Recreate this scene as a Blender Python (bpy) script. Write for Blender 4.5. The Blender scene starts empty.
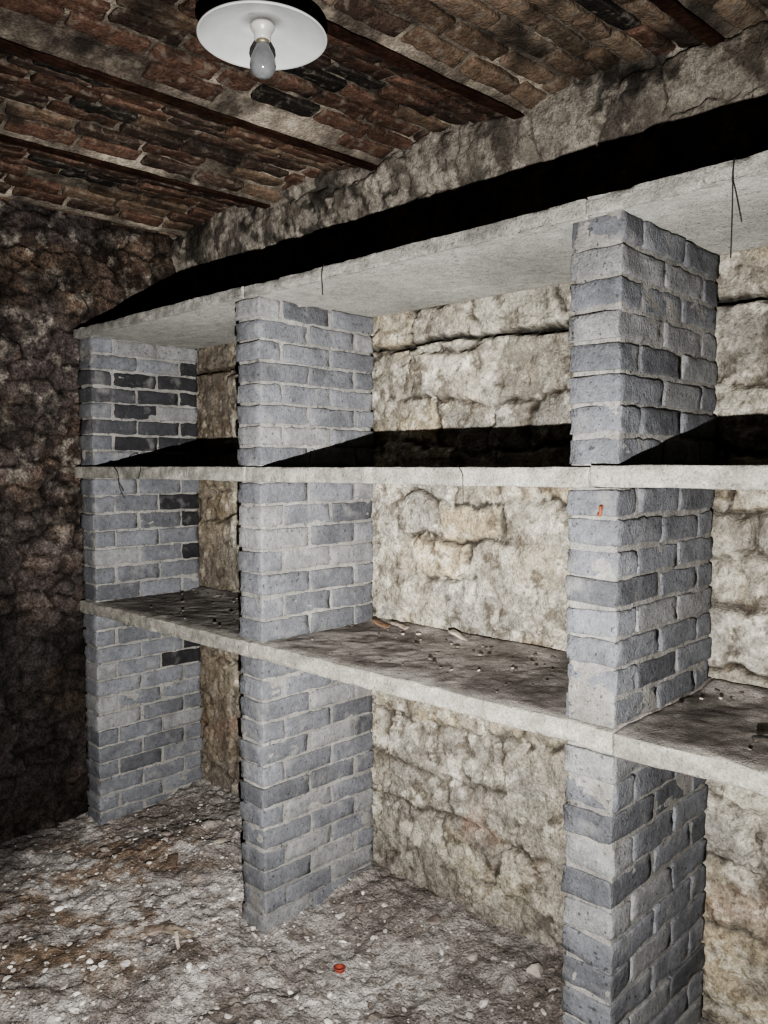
import bpy, math, random
import numpy as np
from mathutils import Vector
random.seed(7); rng=np.random.default_rng(11)
scene=bpy.context.scene
# ---------------------------------------------------------------- noise
_tabs={}
def vnoise(x,y,seed):
    if seed not in _tabs: _tabs[seed]=np.random.default_rng(seed+1000).random((256,256))
    t=_tabs[seed]
    xi=np.floor(x).astype(int); yi=np.floor(y).astype(int)
    fx=x-xi; fy=y-yi; fx=fx*fx*(3-2*fx); fy=fy*fy*(3-2*fy)
    a=t[xi%256,yi%256]; b=t[(xi+1)%256,yi%256]; c=t[xi%256,(yi+1)%256]; d=t[(xi+1)%256,(yi+1)%256]
    return (a*(1-fx)+b*fx)*(1-fy)+(c*(1-fx)+d*fx)*fy
def fbm(x,y,s,octv=4,seed=0,gain=.5):
    r=0;a=1;n=0
    x=np.asarray(x,float);y=np.asarray(y,float)
    for o in range(octv):
        # rotate each octave so lattice directions do not show
        c,sn=math.cos(.7*o+.3*seed),math.sin(.7*o+.3*seed)
        r=r+a*vnoise((x*c-y*sn)*s+17.3*o+40,(x*sn+y*c)*s-9.1*o+40,seed+o); n+=a; a*=gain; s*=2.03
    return r/n      # 0..1
def sm(a,b,x):
    t=np.clip((x-a)/(b-a),0,1); return t*t*(3-2*t)
def mixc(c1,c2,t):
    t=np.asarray(t)[...,None]; return np.asarray(c1)*(1-t)+np.asarray(c2)*t
def voronoi(x,y,seed):
    t=np.random.default_rng(seed).random((256,256,3))
    xi=np.floor(x).astype(int); yi=np.floor(y).astype(int)
    f1=np.full(x.shape,9.);f2=np.full(x.shape,9.);idv=np.zeros(x.shape)
    for dx in(-1,0,1):
        for dy in(-1,0,1):
            c=t[(xi+dx)%256,(yi+dy)%256]
            px=xi+dx+.1+.8*c[...,0]; py=yi+dy+.1+.8*c[...,1]
            d=np.hypot(px-x,py-y)
            m=d<f1
            f2=np.where(m,f1,np.minimum(f2,d)); idv=np.where(m,c[...,2],idv); f1=np.where(m,d,f1)
    return f1,f2,idv
# ---------------------------------------------------------------- mesh
def mk(name,V,F,col=None,mat=None,smooth=True,parent=None):
    V=np.asarray(V,np.float32);F=np.asarray(F,np.int32)
    me=bpy.data.meshes.new(name)
    k=F.shape[1]
    me.vertices.add(len(V)); me.vertices.foreach_set('co',V.ravel())
    me.loops.add(F.size); me.loops.foreach_set('vertex_index',F.ravel())
    me.polygons.add(len(F)); me.polygons.foreach_set('loop_start',np.arange(0,F.size,k,dtype=np.int32))
    me.polygons.foreach_set('loop_total',np.full(len(F),k,np.int32))
    me.update(calc_edges=True); me.validate()
    me.polygons.foreach_set('use_smooth',np.full(len(me.polygons),smooth))
    if col is not None:
        a=me.color_attributes.new('Col','FLOAT_COLOR','POINT')
        c=np.ones((len(V),4),np.float32); c[:,:3]=np.clip(col,0,1); a.data.foreach_set('color',c.ravel())
    ob=bpy.data.objects.new(name,me); scene.collection.objects.link(ob)
    if mat: me.materials.append(mat)
    if parent: ob.parent=parent
    return ob
def gridfaces(nu,nv,flip=False):
    i=np.arange(nu*nv).reshape(nu,nv)
    F=np.stack([i[:-1,:-1],i[1:,:-1],i[1:,1:],i[:-1,1:]],-1).reshape(-1,4)
    return F[:,::-1] if flip else F
def box_template(nx,ny,nz):
    """index grid of a closed box; T inner coordinate, E edge flag"""
    def ax(n):
        T=[-1]+list(np.linspace(-1,1,n))+[1]; E=[-1]+[0]*n+[1]
        return np.array(T,float),np.array(E,float)
    A=[ax(nx),ax(ny),ax(nz)]; N=[len(a[0]) for a in A]
    idx={};T=[];E=[];F=[]
    def vid(i,j,k):
        key=(i,j,k)
        if key not in idx:
            idx[key]=len(T); T.append([A[0][0][i],A[1][0][j],A[2][0][k]]); E.append([A[0][1][i],A[1][1][j],A[2][1][k]])
        return idx[key]
    for i in range(N[0]-1):
        for j in range(N[1]-1):
            F.append([vid(i,j,0),vid(i,j+1,0),vid(i+1,j+1,0),vid(i+1,j,0)])
            k=N[2]-1;F.append([vid(i,j,k),vid(i+1,j,k),vid(i+1,j+1,k),vid(i,j+1,k)])
    for i in range(N[0]-1):
        for k in range(N[2]-1):
            F.append([vid(i,0,k),vid(i+1,0,k),vid(i+1,0,k+1),vid(i,0,k+1)])
            j=N[1]-1;F.append([vid(i,j,k),vid(i,j,k+1),vid(i+1,j,k+1),vid(i+1,j,k)])
    for j in range(N[1]-1):
        for k in range(N[2]-1):
            F.append([vid(0,j,k),vid(0,j,k+1),vid(0,j+1,k+1),vid(0,j+1,k)])
            i=N[0]-1;F.append([vid(i,j,k),vid(i,j+1,k),vid(i,j+1,k+1),vid(i,j,k+1)])
    T=np.array(T);E=np.array(E)
    k=np.maximum(1,np.sqrt((E!=0).sum(1)))[:,None]
    return T,E/k,np.array(F)
class Acc:
    def __init__(s): s.V=[];s.F=[];s.C=[];s.n=0
    def add(s,V,F,C):
        s.V.append(V);s.F.append(F+s.n);s.C.append(np.broadcast_to(C,V.shape));s.n+=len(V)
    def obj(s,name,mat,smooth=True,parent=None):
        return mk(name,np.vstack(s.V),np.vstack(s.F),np.vstack(s.C),mat,smooth,parent)
# ---------------------------------------------------------------- materials
def nmat(name,rough=.9,bumps=((60,.004),(250,.002)),var=((7,.75,1.25),(40,.8,1.2)),speck=None,base=None,spec=.2,metal=0,stain=None):
    m=bpy.data.materials.new(name);m.use_nodes=True
    nt=m.node_tree;N=nt.nodes;L=nt.links
    b=N['Principled BSDF'];b.inputs['Roughness'].default_value=rough
    b.inputs['Specular IOR Level'].default_value=spec;b.inputs['Metallic'].default_value=metal
    tc=N.new('ShaderNodeTexCoord')
    if base is None:
        at=N.new('ShaderNodeAttribute');at.attribute_name='Col';cur=at.outputs['Color']
    else:
        rg=N.new('ShaderNodeRGB');rg.outputs[0].default_value=(*base,1);cur=rg.outputs[0]
    def noise(s,det=4,r=.62):
        n=N.new('ShaderNodeTexNoise');n.inputs['Scale'].default_value=s;n.inputs['Detail'].default_value=det
        n.inputs['Roughness'].default_value=r;L.new(tc.outputs['Object'],n.inputs['Vector']);return n.outputs['Fac']
    for s,lo,hi in var:
        mr=N.new('ShaderNodeMapRange');mr.inputs['From Min'].default_value=.32;mr.inputs['From Max'].default_value=.68
        mr.inputs['To Min'].default_value=lo;mr.inputs['To Max'].default_value=hi
        L.new(noise(s),mr.inputs['Value'])
        vm=N.new('ShaderNodeVectorMath');vm.operation='SCALE'
        L.new(cur,vm.inputs[0]);L.new(mr.outputs[0],vm.inputs['Scale']);cur=vm.outputs[0]
    for sp in ([speck] if speck else [])+([stain] if stain else []):
        s,t0,t1,c,amt=sp
        mr=N.new('ShaderNodeMapRange');mr.inputs['From Min'].default_value=t0;mr.inputs['From Max'].default_value=t1
        mr.inputs['To Max'].default_value=amt
        L.new(noise(s,3,.5),mr.inputs['Value'])
        mx=N.new('ShaderNodeMix');mx.data_type='RGBA'
        L.new(mr.outputs[0],mx.inputs[0]);L.new(cur,mx.inputs[6]);mx.inputs[7].default_value=(*c,1);cur=mx.outputs[2]
    L.new(cur,b.inputs['Base Color'])
    prev=None
    for s,d in bumps:
        bp=N.new('ShaderNodeBump');bp.inputs['Strength'].default_value=1;bp.inputs['Distance'].default_value=d
        L.new(noise(s),bp.inputs['Height'])
        if prev: L.new(prev,bp.inputs['Normal'])
        prev=bp.outputs['Normal']
    if prev: L.new(prev,b.inputs['Normal'])
    return m
M_brick=nmat('grey_brick_mat',bumps=((45,.004),(170,.004)),var=((9,.82,1.16),(60,.84,1.14),(260,.8,1.18)),speck=(90,.635,.68,(.035,.035,.037),.7),stain=(14,.57,.72,(.235,.23,.222),.5))
M_stone=nmat('limestone_mat',bumps=((40,.008),(130,.007)),var=((5,.82,1.15),(28,.75,1.2),(110,.64,1.28),(350,.72,1.25)),speck=(55,.60,.68,(.07,.058,.045),.65),stain=(12,.55,.68,(.15,.135,.115),.55))
M_rubble=nmat('rubble_wall_mat',bumps=((30,.014),(100,.012)),var=((5,.6,1.3),(28,.5,1.5),(110,.5,1.5)))
M_ceil=nmat('ceiling_brick_mat',bumps=((30,.005),(120,.004)),var=((5,.65,1.2),(30,.7,1.25),(130,.65,1.3)),speck=(34,.55,.66,(.18,.16,.135),.55),stain=(6,.53,.66,(.02,.017,.015),.75))
M_conc=nmat('concrete_mat',bumps=((50,.003),(200,.003)),var=((3,.85,1.1),(25,.82,1.14),(140,.78,1.18),(400,.78,1.18)),speck=(95,.63,.68,(.07,.065,.06),.6))
M_floor=nmat('dirt_floor_mat',bumps=((30,.018),(110,.013)),var=((6,.82,1.18),(30,.75,1.25),(130,.65,1.32)),stain=(14,.59,.70,(.13,.112,.098),.5),speck=(60,.66,.70,(.6,.585,.56),.5))
M_peb=nmat('pebble_mat',bumps=((80,.004),),var=((30,.8,1.2),))
M_rust=nmat('rusty_steel_mat',base=(.032,.016,.011),rough=.85,bumps=((60,.006),),var=((9,.5,1.6),(60,.6,1.4)),metal=.1)
# ---------------------------------------------------------------- dimensions (metres)
CZ=1.543
XL,XR,YF,YB=-3.37,1.7,-1.7,2.13
YP=1.60            # pier / shelf front plane
ZB=2.60            # beam underside
# ---------------------------------------------------------------- back wall : coursed limestone rubble
def coursed(x,z,rows,seed,wmin=.2,wmax=.5):
    r=np.random.default_rng(seed)
    xw=x+.11*(fbm(x,z,5,3,seed+1)-.5)+.05*(fbm(x,z,22,3,seed+5)-.5)
    zw=z+.12*(fbm(x,z,2.8,3,seed+2)-.5)+.05*(fbm(x,z,18,3,seed+6)-.5)
    ri=np.clip(np.searchsorted(rows,zw)-1,0,len(rows)-2)
    rows=np.array(rows)
    d=np.minimum(zw-rows[ri],rows[ri+1]-zw); sid=np.zeros(x.shape);sid2=np.zeros(x.shape);crack=np.abs(z+.035*(fbm(x,z*.3,3,3,seed+22)-.5)+.02*(fbm(x,z,16,3,seed+23)-.5)-1.972)
    for k in range(len(rows)-1):
        bs=[-4.2]
        while bs[-1]<2.5: bs.append(bs[-1]+r.uniform(wmin,wmax))
        bs=np.array(bs);m=ri==k
        ci=np.clip(np.searchsorted(bs,xw[m])-1,0,len(bs)-2)
        d[m]=np.minimum(d[m],np.minimum(xw[m]-bs[ci],bs[ci+1]-xw[m]))
        sid[m]=r.random(len(bs))[ci]; sid2[m]=r.random(len(bs))[ci]
    return d,sid,sid2,crack
st=.0068
xs=np.arange(XL-.06,XR+.08,st);zs=np.arange(-.08,2.72,st)
X,Z=np.meshgrid(xs,zs,indexing='ij')
rows=[-.2,.12,.30,.47,.66,.86,1.02,1.17,1.30,1.43,1.60,1.78,1.972,2.13,2.3,2.46,2.62,2.9]
d,sid,sid2,crack=coursed(X,Z,rows,5,.15,.38)
fill=fbm(X,Z,3.0,4,77)                    # where mortar has covered the joints
face=sm(.002,.017,d)
fillm=sm(.52,.62,fill)
bay_low=sm(.95,.8,Z)
fillm=np.clip(fillm+.2*bay_low,0,1)
relief=-.020*(1-face)*(1-.85*fillm)+.026*(sid-.5)*face*(1-.6*fillm)
relief+=.014*(fbm(X,Z,3.5,3,31)-.5)+.024*(fbm(X,Z,16,5,41,.64)-.5)*(1-.35*fillm)
pits=sm(.58,.66,fbm(X,Z,13,4,51)); relief-=.008*pits
ck=sm(.013,.004,crack)*sm(.35,.45,fbm(X,Z*0,2.0,2,9)+.14); relief-=.035*ck
top=sm(2.36,2.60,Z); relief+=top*(.045+.02*(fbm(X,Z,7,5,61)-.3))
relief=np.where(Z>2.13,relief*.75,relief)
Y=YB-relief
stone=mixc((.235,.218,.185),(.42,.39,.325),sid)
stone=mixc(stone,(.40,.32,.20),sm(.6,.95,sid2)*.5)
stone=mixc(stone,(.27,.26,.245),sm(.35,.05,sid2)*.6)
stone=mixc(stone,(.40,.34,.235),sm(.48,.64,fbm(X,Z,5,4,71))*.4)
stone=mixc(stone,(.20,.19,.178),sm(.48,.60,fbm(X,Z,2.8,5,72,.6))*.6)
mort=mixc((.13,.115,.098),(.30,.28,.245),sm(.4,.6,fbm(X,Z,7,3,73)))
C=mixc(mort,stone,np.clip(face*(1-.15*fillm)+ (1-face)*fillm*.7,0,1))
C=mixc(C,(.04,.034,.028),sm(.009,.002,d)*(1-fillm)*.9)
C=mixc(C,(.35,.332,.29),fillm*.45)
C=mixc(C,(.10,.083,.065),sm(.56,.64,fbm(X,Z,18,5,74,.62))*.65)
C=mixc(C,(.55,.52,.45),sm(.565,.63,fbm(X,Z,22,5,81,.62))*.6)
C=mixc(C,(.012,.011,.01),ck*.95)
# brownish darker bay at the far left, grimy upper strip with dark growth
C=mixc(C,(.115,.085,.058),sm(-2.85,-3.15,X+.2*(fbm(X,Z,4,3,75)-.5))*.6*sm(2.35,2.1,Z))
up=sm(2.12,2.2,Z)
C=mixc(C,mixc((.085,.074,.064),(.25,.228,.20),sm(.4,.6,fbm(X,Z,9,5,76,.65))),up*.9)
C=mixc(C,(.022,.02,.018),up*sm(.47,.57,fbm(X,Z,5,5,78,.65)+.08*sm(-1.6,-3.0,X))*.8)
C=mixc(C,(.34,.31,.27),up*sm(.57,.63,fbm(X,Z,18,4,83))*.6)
C=mixc(C,(.34,.22,.17),sm(.12,.0,np.abs(Z-.35))*sm(.5,.65,fbm(X,Z,6,3,79))*.4)
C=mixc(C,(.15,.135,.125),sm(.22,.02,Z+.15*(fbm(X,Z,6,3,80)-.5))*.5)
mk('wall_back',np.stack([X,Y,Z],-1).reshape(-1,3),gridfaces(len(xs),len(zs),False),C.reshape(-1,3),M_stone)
# ---------------------------------------------------------------- left wall : small dark rubble
def rubble_wall(name,axis,pos,a0,a1,sgn,seed,res,dark):
    a=np.arange(a0,a1+res,res);z=np.arange(-.08,2.72,res)
    A,Z=np.meshgrid(a,z,indexing='ij')
    wx=A+.10*(fbm(A,Z,6,4,seed,.6)-.5);wz=Z+.10*(fbm(A,Z,6,4,seed+3,.6)-.5)
    f1,f2,idv=voronoi(wx*6+50,wz*11+20,seed)
    e=sm(.0,.14,f2-f1)
    rel=.022*e*(.2+1.2*idv)-.022+.03*(fbm(A,Z,3,3,seed+9)-.5)+.036*(fbm(A,Z,15,5,seed+10,.66)-.5)
    st=mixc((.042,.032,.027),(.125,.092,.072),idv)
    st=mixc(st,(.075,.064,.063),sm(.42,.58,fbm(A,Z,3,4,seed+12))*.8)
    C=mixc((.028,.022,.018),st,e)
    C=mixc(C,(.22,.20,.175),sm(.56,.63,fbm(A,Z,20,5,seed+13,.62))*.6*sm(.9,1.5,Z))
    C=mixc(C,(.014,.012,.011),sm(.50,.61,fbm(A,Z,6,5,seed+14,.62))*.6)
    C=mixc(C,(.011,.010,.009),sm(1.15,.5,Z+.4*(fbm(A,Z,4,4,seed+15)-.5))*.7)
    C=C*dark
    if axis=='x': V=np.stack([pos+sgn*rel,A,Z],-1);fl=sgn<0
    else: V=np.stack([A,pos+sgn*rel,Z],-1);fl=sgn>0
    return mk(name,V.reshape(-1,3),gridfaces(len(a),len(z),fl),C.reshape(-1,3),M_rubble)
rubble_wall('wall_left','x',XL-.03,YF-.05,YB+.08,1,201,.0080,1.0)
rubble_wall('wall_right','x',XR+.03,YF-.05,YB+.08,-1,301,.03,.8)
rubble_wall('wall_front','y',YF-.03,XL-.05,XR+.05,1,401,.03,.8)
# ---------------------------------------------------------------- floor
res=.0100
xs=np.arange(XL-.06,XR+.06,res);ys=np.arange(YF-.05,YB+.07,res)
X,Yg=np.meshgrid(xs,ys,indexing='ij')
def floor_h(x,y):
    h=.05*(fbm(x,y,1.6,3,501)-.5)+.035*(fbm(x,y,6,4,502)-.5)+.02*(fbm(x,y,22,3,503)-.5)
    h=h+.05*sm(1.75,2.1,y)+.05*np.exp(-((x+2.75)**2+(y-1.75)**2)/.09)*(.6+.8*fbm(x,y,9,3,504))
    return h
H=floor_h(X,Yg)+.020*(fbm(X,Yg,50,2,505)-.5)
C=mixc((.29,.265,.25),(.48,.452,.435),sm(.38,.6,fbm(X,Yg,3,5,511)))
C=mixc(C,(.155,.13,.112),sm(.53,.61,fbm(X,Yg,4.5,5,512,.6))*.65)
C=mixc(C,(.60,.575,.55),sm(.55,.63,fbm(X,Yg,9,5,513,.62))*.6)
bx=np.exp(-((X+2.75)**2/.22+(Yg-1.3)**2/.2))
C=mixc(C,(.22,.158,.11),np.clip(bx*1.6*sm(.44,.58,fbm(X,Yg,6,5,514,.6)),0,.75))
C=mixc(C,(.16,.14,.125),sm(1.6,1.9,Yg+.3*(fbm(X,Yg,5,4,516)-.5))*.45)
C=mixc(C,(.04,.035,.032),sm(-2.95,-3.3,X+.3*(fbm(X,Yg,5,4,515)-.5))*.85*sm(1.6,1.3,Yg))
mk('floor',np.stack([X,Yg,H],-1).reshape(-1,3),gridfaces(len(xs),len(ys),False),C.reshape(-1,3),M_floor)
# ---------------------------------------------------------------- brick piers
def brick(acc,c,h,col,R=np.eye(3),r=.006,amp=.004,edgec=None,ew=0.):
    T,E,F=BT
    h=np.array(h);p=T*(h-r)+E*r
    s=random.uniform(0,200)
    q=p+s
    n=np.stack([fbm(q[:,1]+q[:,2]*1.7,q[:,2]-q[:,0]*.6,22,2,601),fbm(q[:,0]+q[:,2],q[:,2]*1.3+q[:,0]*.2,22,2,603),fbm(q[:,0]-q[:,1],q[:,1]*1.4+q[:,0],22,2,605)],-1)-.5
    p=p+n*amp*2
    corner=(np.abs(E)>0).sum(1)
    cc=fbm(q[:,0]*1.1+q[:,2],q[:,1]+q[:,2]*.8,30,2,607)
    p=p*(1-((corner>=2)*sm(.5,.75,cc)*.035)[:,None])
    V=p@np.asarray(R).T+np.asarray(c)
    cv=np.asarray(col)*(0.85+.3*fbm(q[:,0]+q[:,2],q[:,1],25,2,609))[:,None]
    if edgec is not None:
        edge=(corner>=2)
        cv=np.where(edge[:,None],cv*(1-ew)+np.array(edgec)*ew,cv)
    acc.add(V,F,cv)
def rotz(a):
    c,s=math.cos(a),math.sin(a);return np.array([[c,-s,0],[s,c,0],[0,0,1]])
def pier(x0,x1,seed,dark=False,counts=(12,7,7)):
    random.seed(seed);acc=Acc();w=x1-x0
    y0,y1=YP,YB-.008
    segs=[(-.02,.917,counts[0]),(.967,1.497,counts[1]),(1.544,2.088,counts[2])]
    for si,(z0,z1,n) in enumerate(segs):
        ch=(z1-z0)/n
        # mortar core, slightly recessed behind the brick faces
        T,E,F=box_template(10,30,max(20,n*6))
        hh=np.array([w/2-.0045,(y1-y0)/2-.009,(z1-z0)/2+.001]);p=T*(hh-.004)+E*.004
        V=p+np.array([(x0+x1)/2,(y0+y1)/2,(z0+z1)/2])
        nn=fbm(V[:,1]*1.0+V[:,0]*1.3,V[:,2],20,4,seed+620)-.5
        V[:,0]+=np.sign(p[:,0])*nn*.007;V[:,1]+=np.where(p[:,1]<0,-1,0)*nn*.010
        mc=mixc((.155,.15,.142),(.275,.265,.252),fbm(V[:,1]+V[:,0],V[:,2],9,4,seed+625))
        acc.add(V,F,mc)
        for k in range(n):
            zc=z0+(k+.5)*ch
            pat=[.215,.215,.10] if k%2==0 else [.10,.215,.215]
            L=sum(pat);sc=(y1-y0)/L;y=y0
            jx=random.uniform(-.003,.003);fj=random.uniform(-.007,.004)
            for bi,l in enumerate(pat):
                l*=sc
                dx=jx+random.uniform(-.0015,.0015)
                g=random.uniform(.84,1.12)
                col=np.array((.138,.141,.153))*g
                if random.random()<.15: col=col*.72
                if random.random()<.14: col=np.array((.19,.19,.193))
                if dark:
                    if si==2 and bi>=1 and k in(1,2,3,4,5,6) and random.random()<.75: col=np.array((.042,.041,.045))*g
                    elif si==2 and k in (2,4,5) : col=np.array((.07,.069,.075))*g
                    elif si==1 and bi==2 and k in(4,5,2): col=np.array((.032,.031,.034))
                    elif si==0 and bi==2 and k in(9,10): col=np.array((.032,.031,.034))
                ff=fj if bi==0 else 0
                brick(acc,((x0+x1)/2+dx,y+l/2+ff,zc+random.uniform(-.002,.002)),(w/2+.0005,l/2-.0048,ch/2-.0048),col,rotz(random.uniform(-.006,.006)),r=.004,amp=.005,edgec=(.19,.186,.18),ew=.25 if col[0]>.08 else 0)
                y+=l
    acc.obj('brick_pier',M_brick)
BT=box_template(5,10,5)
pier(-3.366,-3.245,21,True,(13,7,8))
pier(-2.225,-2.100,22,False,(13,7,8))
pier(-.972,-.848,23,False,(13,8,8))
pier(.27,.395,24,False,(13,7,8))
# ---------------------------------------------------------------- concrete shelves
def shelf(z0,z1,joints,seed,tone,dust,edge_tone):
    acc=Acc();bs=[XL-.005]+joints+[XR-.0]
    r=np.random.default_rng(seed)
    for a,b in zip(bs[:-1],bs[1:]):
        L=b-a-.003;n=max(8,int(L/.012))
        T,E,F=box_template(n,44,6)
        yy0=YP-.012+r.uniform(-.006,.006);yy1=YB-.004
        h=np.array([L/2,(yy1-yy0)/2,(z1-z0)/2]);p=T*(h-.003)+E*.003
        V=p+np.array([(a+b)/2,(yy0+yy1)/2,(z0+z1)/2+r.uniform(-.003,.003)])
        x,y,z=V.T
        top=p[:,2]>h[2]-.004;bot=p[:,2]<-h[2]+.004;fr=p[:,1]<-h[1]+.004
        V[:,1]+=np.where(fr,.008*(fbm(x,z,10,4,seed+1)-.5)+.008*(fbm(x,z,45,3,seed+3)-.5),0)
        ed=fr&(top|bot)
        V[:,2]+=np.where(bot,.006*(fbm(x,y,4,4,seed+4)-.5),0)
        V[:,2]+=np.where(ed,.004*(fbm(x,y+z*9,18,4,seed+6)-.5)*np.where(top,1,-1),0)
        V[:,1]+=np.where(ed,.006*sm(.55,.68,fbm(x,y*0+z*9,14,4,seed+16)),0)
        col=np.array(tone)*(0.75+.5*fbm(x,y+z,4,5,seed+7,.6))[:,None]
        ec=np.array(edge_tone)*(0.5+1.0*fbm(x,z*2,16,5,seed+17,.65))[:,None]
        col=np.where(fr[:,None],ec,col)
        inn=sm(YP-.012,YP+.03,y+.03*(fbm(x,y,18,3,seed+8)-.5))
        if dust:
            V[:,2]+=np.where(top,inn*(.002+.004*fbm(x,y,12,4,seed+9)+.005*(fbm(x,y,45,2,seed+10)-.3)+.015*sm(YB-.1,YB,y)),0)
            dc=mixc((.21,.19,.178),(.38,.355,.335),sm(.38,.62,fbm(x,y,9,5,seed+11,.6)))
            dc=mixc(dc,(.09,.078,.07),sm(.57,.65,fbm(x,y,16,4,seed+12))*.55)
            dc=mixc(dc,(.11,.10,.092),sm(-2.9,-3.3,x)*.5)
            col=np.where(top[:,None],mixc(col,dc,inn*.95),col)
        acc.add(V,F,col)
    return acc.obj('concrete_shelf',M_conc)
shelf(.917,.967,[-2.16,-.845,.33],31,(.36,.35,.32),True,(.26,.248,.222))
shelf(1.497,1.544,[-2.16,-.91,.33],32,(.36,.35,.32),False,(.25,.241,.218))
shelf(2.088,2.127,[-2.17,-.93,.33],33,(.42,.415,.385),False,(.235,.228,.212))
# ---------------------------------------------------------------- ceiling : brick jack arches between steel beams
SK=.06
beams=[-3.33,-2.685,-2.070,-1.455,-.850,-.22,.40,1.02,1.64]
def cx(s,y): return s+SK*(y-YB)
RISE=.045
acc=Acc()
sgrid=np.arange(-3.33-.62,2.3,.0125);yg=np.arange(YF-.06,YB+.08,.0125)
S,Yc=np.meshgrid(sgrid,yg,indexing='ij')
bb=np.array([-3.95]+beams+[2.26])
bi=np.clip(np.searchsorted(bb,S)-1,0,len(bb)-2)
u=((S-bb[bi])/(bb[bi+1]-bb[bi])-.5)*2
Zc=ZB+.020+RISE*(1-u*u)-.012*(fbm(S,Yc,8,5,701,.6)-.35)
nearb=sm(.78,.92,np.abs(u)); Zc-=nearb*.012*(fbm(S,Yc,5,3,705))
Cc=mixc((.15,.128,.106),(.34,.30,.25),sm(.4,.6,fbm(S,Yc,6,5,703,.6)))
Cc=mixc(Cc,(.04,.03,.025),sm(.53,.63,fbm(S,Yc,4,5,704,.6))*.65)
acc.add(np.stack([cx(S,Yc),Yc,Zc],-1).reshape(-1,3),gridfaces(len(sgrid),len(yg),True),Cc.reshape(-1,3))
BT=box_template(4,8,2)
random.seed(5)
for k in range(len(bb)-1):
    a,b=bb[k],bb[k+1];w=b-a;n=7
    for j in range(n):
        s0=a+.03+(w-.06)*(j+.5)/n
        uu=((s0-a)/w-.5)*2
        z=ZB+.022+RISE*(1-uu*uu)
        slope=-RISE*2*uu*2/w
        ang=math.atan(slope)
        ca,sa=math.cos(ang),math.sin(ang)
        R=rotz(-math.atan(SK))@np.array([[ca,0,-sa],[0,1,0],[sa,0,ca]])
        y=YF-.05+random.uniform(0,.2)
        plaster=(j==0 and k==3)
        while y<YB+.05:
            l=random.choice([.21,.22,.20,.19,.105 if random.random()<.4 else .215])
            yc=y+l/2;y+=l+.016
            if plaster and random.random()<.8: continue
            if random.random()<.03: continue
            t=random.random()
            if t<.50: col=np.array((.104,.063,.047))
            elif t<.72: col=np.array((.145,.104,.076))
            elif t<.93: col=np.array((.066,.046,.037))
            else: col=np.array((.032,.028,.025))
            if k>=4 and random.random()<.5: col=col*.5+np.array((.20,.162,.122))*.5
            col=col*random.uniform(.7,1.25)
            brick(acc,(cx(s0,yc)+random.uniform(-.004,.004),yc,z-.003+random.uniform(-.005,.005)),((w-.06)/n/2-.0085+random.uniform(-.003,.001),l/2,.014),col,R@rotz(random.uniform(-.025,.025)),r=.006,amp=.007,edgec=(.16,.14,.115),ew=.2)
acc.obj('ceiling',M_ceil)
def tube_box(name,prof,y0,y1,s,mat,n=90):
    """extrude closed profile (dx,z) along a skewed beam line with slight corrosion"""
    m=len(prof);V=[];F=[]
    for i in range(n+1):
        y=y0+(y1-y0)*i/n
        for (dx,z) in prof:
            V.append([cx(s,y)+dx+random.uniform(-.0018,.0018),y,z+random.uniform(-.0018,.0018)])
    for i in range(n):
        for j in range(m):
            F.append([i*m+j,i*m+(j+1)%m,(i+1)*m+(j+1)%m,(i+1)*m+j])
    return mk(name,V,F,None,mat,False)
fl=.018
for s in beams[1:]:
    prof=[(-fl,ZB),(fl,ZB),(fl,ZB+.007),(.005,ZB+.013),(.005,ZB+.09),(fl,ZB+.095),(fl,ZB+.102),(-fl,ZB+.102),(-fl,ZB+.095),(-.005,ZB+.09),(-.005,ZB+.013),(-fl,ZB+.007)]
    tube_box('steel_beam',prof,YF-.02,YB-.03,s,M_rust)
# ---------------------------------------------------------------- debris
import bmesh
bm=bmesh.new();bmesh.ops.create_icosphere(bm,subdivisions=2,radius=1)
PV=np.array([v.co[:] for v in bm.verts]);PF=np.array([[v.index for v in f.verts] for f in bm.faces]);bm.free()
def pebble(acc,c,size,col,flat=.6):
    s=random.uniform(0,100)
    v=PV.copy()
    for _ in range(4):                                   # facet by clipping with planes
        n=rng.normal(size=3);n/=np.linalg.norm(n);dd=v@n;v=v-np.clip(dd-.5,0,None)[:,None]*n
    v=v*(1+.35*(fbm(PV[:,0]+s,PV[:,1]+PV[:,2],1.5,2,801)-.5))[:,None]
    v=v*np.array([1,random.uniform(.5,1),flat*random.uniform(.5,1)])*size
    v=v@rotz(random.uniform(0,6.28)).T
    acc.add(v+np.array(c),PF,np.array(col))
acc=Acc();random.seed(3)
for i in range(4400):
    x=random.uniform(XL+.1,XR-.2);y=random.uniform(-.3,YB-.06)
    if i%4: x=random.uniform(-3.1,-.9);y=random.uniform(.5,2.0)
    s=.003+.011*random.random()**3+(.010 if random.random()<.02 else 0)
    t=random.random()
    col=(.66,.64,.60) if t<.12 else ((.42,.395,.375) if t<.6 else (.20,.175,.155))
    pebble(acc,(x,y,float(floor_h(np.array(x),np.array(y)))+s*.15),s,col)
for i in range(60):        # spill of pale limestone chips in front of the first bay
    x=random.gauss(-2.42,.22);y=random.gauss(.98,.16);s=.006+.010*random.random()**2
    pebble(acc,(x,y,float(floor_h(np.array(x),np.array(y)))+s*.25),s,(.66,.64,.60))
for (x,y,s) in [(-1.62,1.45,.020),(-2.75,1.2,.018),(-2.45,1.35,.016),(-2.9,1.72,.03),(-2.8,1.85,.04),(-2.65,1.8,.03),(-3.0,1.5,.025),(-1.5,1.95,.03),(-1.3,2.0,.035),(-1.1,1.95,.03),(-1.95,1.9,.025),(-1.7,2.0,.03)]:
    pebble(acc,(x,y,float(floor_h(np.array(x),np.array(y)))+s*.15),s,(.62,.6,.56) if s<.021 else random.choice([(.35,.32,.29),(.22,.19,.17),(.27,.24,.21)]))
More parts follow.
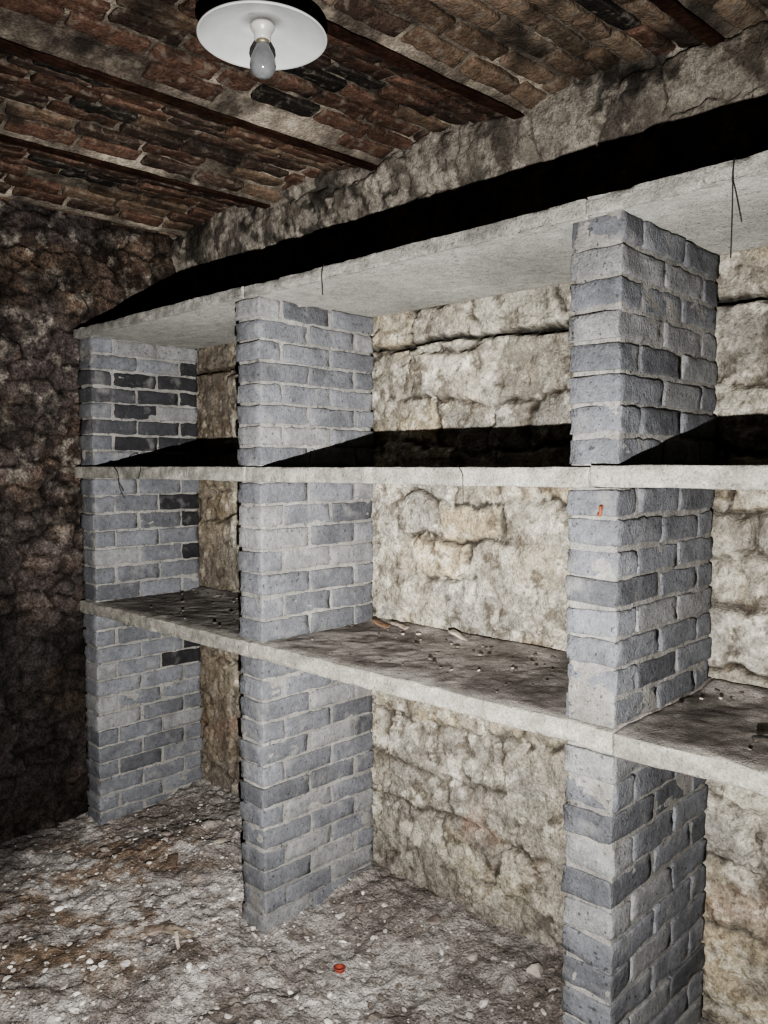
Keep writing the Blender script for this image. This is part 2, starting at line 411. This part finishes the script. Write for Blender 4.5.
acc.obj('floor_rubble',M_peb,False)
acc=Acc()
for i in range(520):
    x=random.uniform(XL+.15,1.5);y=random.uniform(YP+.05,YB-.04)
    if random.random()<.55: y=YB-.04-abs(random.gauss(0,.07))
    y=max(y,YP+.05)
    bad=any(a-.01<x<b+.01 for a,b in((-3.37,-3.24),(-2.23,-2.09),(-.98,-.84),(.26,.4)))
    if bad: continue
    s=.002+.008*random.random()**3
    pebble(acc,(x,y,.967+.006+s*.4),s,random.choice([(.12,.10,.09),(.2,.18,.16),(.07,.06,.055),(.10,.09,.08),(.33,.30,.27)]))
acc.obj('shelf_rubble',M_peb,False)
M_wood=nmat('old_wood_mat',rough=.85,bumps=((70,.004),),var=((14,.6,1.4),(80,.8,1.2)))
acc=Acc();BT=box_template(7,3,2)
for (x,y,l,w,ang,col,tilt) in [(-2.30,1.40,.050,.022,.5,(.27,.23,.19),.12),(-2.24,1.36,.045,.006,-.4,(.46,.41,.34),.25),(-2.36,1.36,.04,.022,1.1,(.22,.18,.15),-.1),(-2.7,1.62,.04,.02,-.6,(.13,.10,.08),.15)]:
    c,s=math.cos(tilt),math.sin(tilt)
    R=rotz(ang)@np.array([[c,0,s],[0,1,0],[-s,0,c]])
    brick(acc,(x,y,float(floor_h(np.array(x),np.array(y)))+.006),(l,w,.004),np.array(col),R,r=.002,amp=.006)
acc.obj('broken_wood_scraps',M_wood)
acc=Acc()
for (x,y,l,w,ang,col,tilt) in [(-2.0,2.06,.035,.012,.2,(.15,.10,.07),.2),(-1.93,2.08,.04,.012,-.1,(.22,.19,.16),.1),(-1.66,2.085,.05,.012,.05,(.27,.24,.205),.3),(-.57,1.72,.03,.008,.7,(.05,.045,.04),.1)]:
    c,s=math.cos(tilt),math.sin(tilt)
    R=rotz(ang)@np.array([[c,0,s],[0,1,0],[-s,0,c]])
    brick(acc,(x,y,.967+.016),(l,w,.004),np.array(col),R,r=.002,amp=.006)
acc.obj('shelf_wood_scraps',M_wood)
# ---------------------------------------------------------------- lathe helper
def lathe(name,prof,loc,mat,n=64,parent=None,closed=False):
    V=[];F=[];m=len(prof)
    for i in range(n):
        a=2*math.pi*i/n
        for r,z in prof: V.append([loc[0]+r*math.cos(a),loc[1]+r*math.sin(a),loc[2]+z])
    for i in range(n):
        for j in range(m-1 if not closed else m):
            F.append([i*m+j,((i+1)%n)*m+j,((i+1)%n)*m+(j+1)%m,i*m+(j+1)%m])
    return mk(name,V,F,None,mat,True,parent)
def simple(name,col,rough=.4,metal=0,spec=.5,**k):
    return nmat(name,rough=rough,base=col,bumps=(),var=k.get('var',((12,.92,1.08),)),spec=spec,metal=metal,speck=k.get('speck'))
M_enam=simple('white_enamel_mat',(.50,.51,.51),.35,speck=(35,.66,.74,(.3,.26,.2),.4),var=((6,.85,1.1),))
M_porc=simple('porcelain_mat',(.42,.41,.39),.35)
M_glass=simple('grey_bulb_glass_mat',(.17,.175,.18),.12,var=((30,.8,1.2),))
M_cap=simple('brass_mat',(.25,.22,.16),.5,.6)
M_blk=simple('black_wire_mat',(.012,.012,.012),.7)
lamp=bpy.data.objects.new('ceiling_lamp',None);scene.collection.objects.link(lamp);lamp.empty_display_size=.1
LX,LY,LZ=-1.516,1.173,2.516
k=.945
shade=[(.024,.028),(.06,.027),(.10*k,.019),(.135*k,.007),(.149*k,.0),(.153*k,-.003),(.1555*k,-.001),(.154*k,.003),(.137*k,.012),(.10*k,.025),(.06,.034),(.024,.036)]
lathe('shade',shade,(LX,LY,LZ),M_enam,96,lamp,True)
lathe('socket',[(.001,-.006),(.017,-.006),(.019,-.002),(.020,.008),(.022,.012),(.025,.016),(.028,.022),(.028,.03),(.001,.03)],(LX,LY,LZ),M_porc,48,lamp)
lathe('cap',[(.001,-.014),(.0145,-.014),(.0145,-.004),(.001,-.004)],(LX,LY,LZ),M_cap,32,lamp)
lathe('bulb',[(.0005,-.088),(.012,-.0865),(.021,-.082),(.0275,-.073),(.030,-.062),(.0285,-.049),(.023,-.035),(.0175,-.024),(.0145,-.017),(.0135,-.010),(.001,-.010)],(LX,LY,LZ),M_glass,48,lamp)
lathe('ceiling_rose',[(.001,.082),(.045,.082),(.045,.060),(.030,.052),(.024,.034),(.001,.034)],(LX,LY,LZ),simple('lamp_mount_mat',(.06,.06,.055),.6),40,lamp)
# ---------------------------------------------------------------- wires
def wire(name,pts,r,mat):
    cu=bpy.data.curves.new(name,'CURVE');cu.dimensions='3D';cu.bevel_depth=r;cu.bevel_resolution=2
    sp=cu.splines.new('NURBS');sp.points.add(len(pts)-1);sp.order_u=3;sp.use_endpoint_u=True
    for i,p in enumerate(pts): sp.points[i].co=(*p,1)
    cu.materials.append(mat)
    ob=bpy.data.objects.new(name,cu);scene.collection.objects.link(ob);return ob
wire('hanging_wire',[(-.612,1.590,2.128),(-.612,1.580,2.11),(-.611,1.583,2.04),(-.613,1.584,1.94)],.0014,M_blk)
wire('hanging_wire',[(-1.777,1.590,2.128),(-1.777,1.580,2.11),(-1.778,1.583,2.07),(-1.776,1.584,2.04)],.0016,M_blk)
wire('hanging_wire',[(-3.1,1.60,1.549),(-3.02,1.579,1.548),(-2.98,1.578,1.51),(-2.99,1.58,1.46),(-2.96,1.59,1.42)],.0018,M_blk)
wire('hanging_wire',[(-2.95,1.61,1.549),(-2.85,1.58,1.556),(-2.80,1.578,1.54),(-2.83,1.578,1.50)],.0015,M_blk)
wire('hanging_wire',[(-1.28,1.59,1.548),(-1.25,1.576,1.53),(-1.252,1.576,1.49),(-1.25,1.578,1.45)],.0010,M_blk)
M_red=simple('red_plastic_mat',(.25,.06,.04),.6)
lathe('red_bottle_cap',[(.001,.0),(.015,.0),(.016,.004),(.015,.012),(.019,.015),(.014,.017),(.012,.008),(.001,.007)],(-1.785,1.65,float(floor_h(np.array(-1.785),np.array(1.65)))+.001),M_red,32)
wire('rusty_hook',[(-.882,1.606,1.457),(-.882,1.588,1.459),(-.878,1.584,1.448),(-.881,1.585,1.436),(-.886,1.588,1.440)],.0035,simple('rust_orange_mat',(.20,.06,.03),.8))
# ---------------------------------------------------------------- light : hand torch held below the camera
def spot(name,loc,tgt,energy,ang,blend,rad=.008,col=(1,.985,.955)):
    l=bpy.data.lights.new(name,'SPOT');l.energy=energy;l.spot_size=math.radians(ang);l.spot_blend=blend;l.shadow_soft_size=rad;l.color=col
    o=bpy.data.objects.new(name,l);scene.collection.objects.link(o);o.location=loc
    o.rotation_euler=(Vector(tgt)-Vector(loc)).to_track_quat('-Z','Y').to_euler();return o
TL=(-.17,.145,1.20)
spot('torch_flood',TL,(-2.0,1.8,1.30),330,160,1)
spot('torch_beam',TL,(-2.7,1.75,1.28),420,75,1)
w=bpy.data.worlds.new('world');scene.world=w;w.use_nodes=True
w.node_tree.nodes['Background'].inputs[0].default_value=(.0,.0,.0,1)
try: scene.view_settings.look='AgX - High Contrast'
except Exception as e: print('look',e)
# ---------------------------------------------------------------- camera
cd=bpy.data.cameras.new('camera');cam=bpy.data.objects.new('camera',cd);scene.collection.objects.link(cam)
cd.sensor_fit='VERTICAL';cd.sensor_height=32;cd.lens=810/1024*32;cd.clip_start=.02
cam.location=(0,0,CZ);cam.rotation_euler=(math.radians(90-3.18),0,math.radians(44))
scene.camera=cam
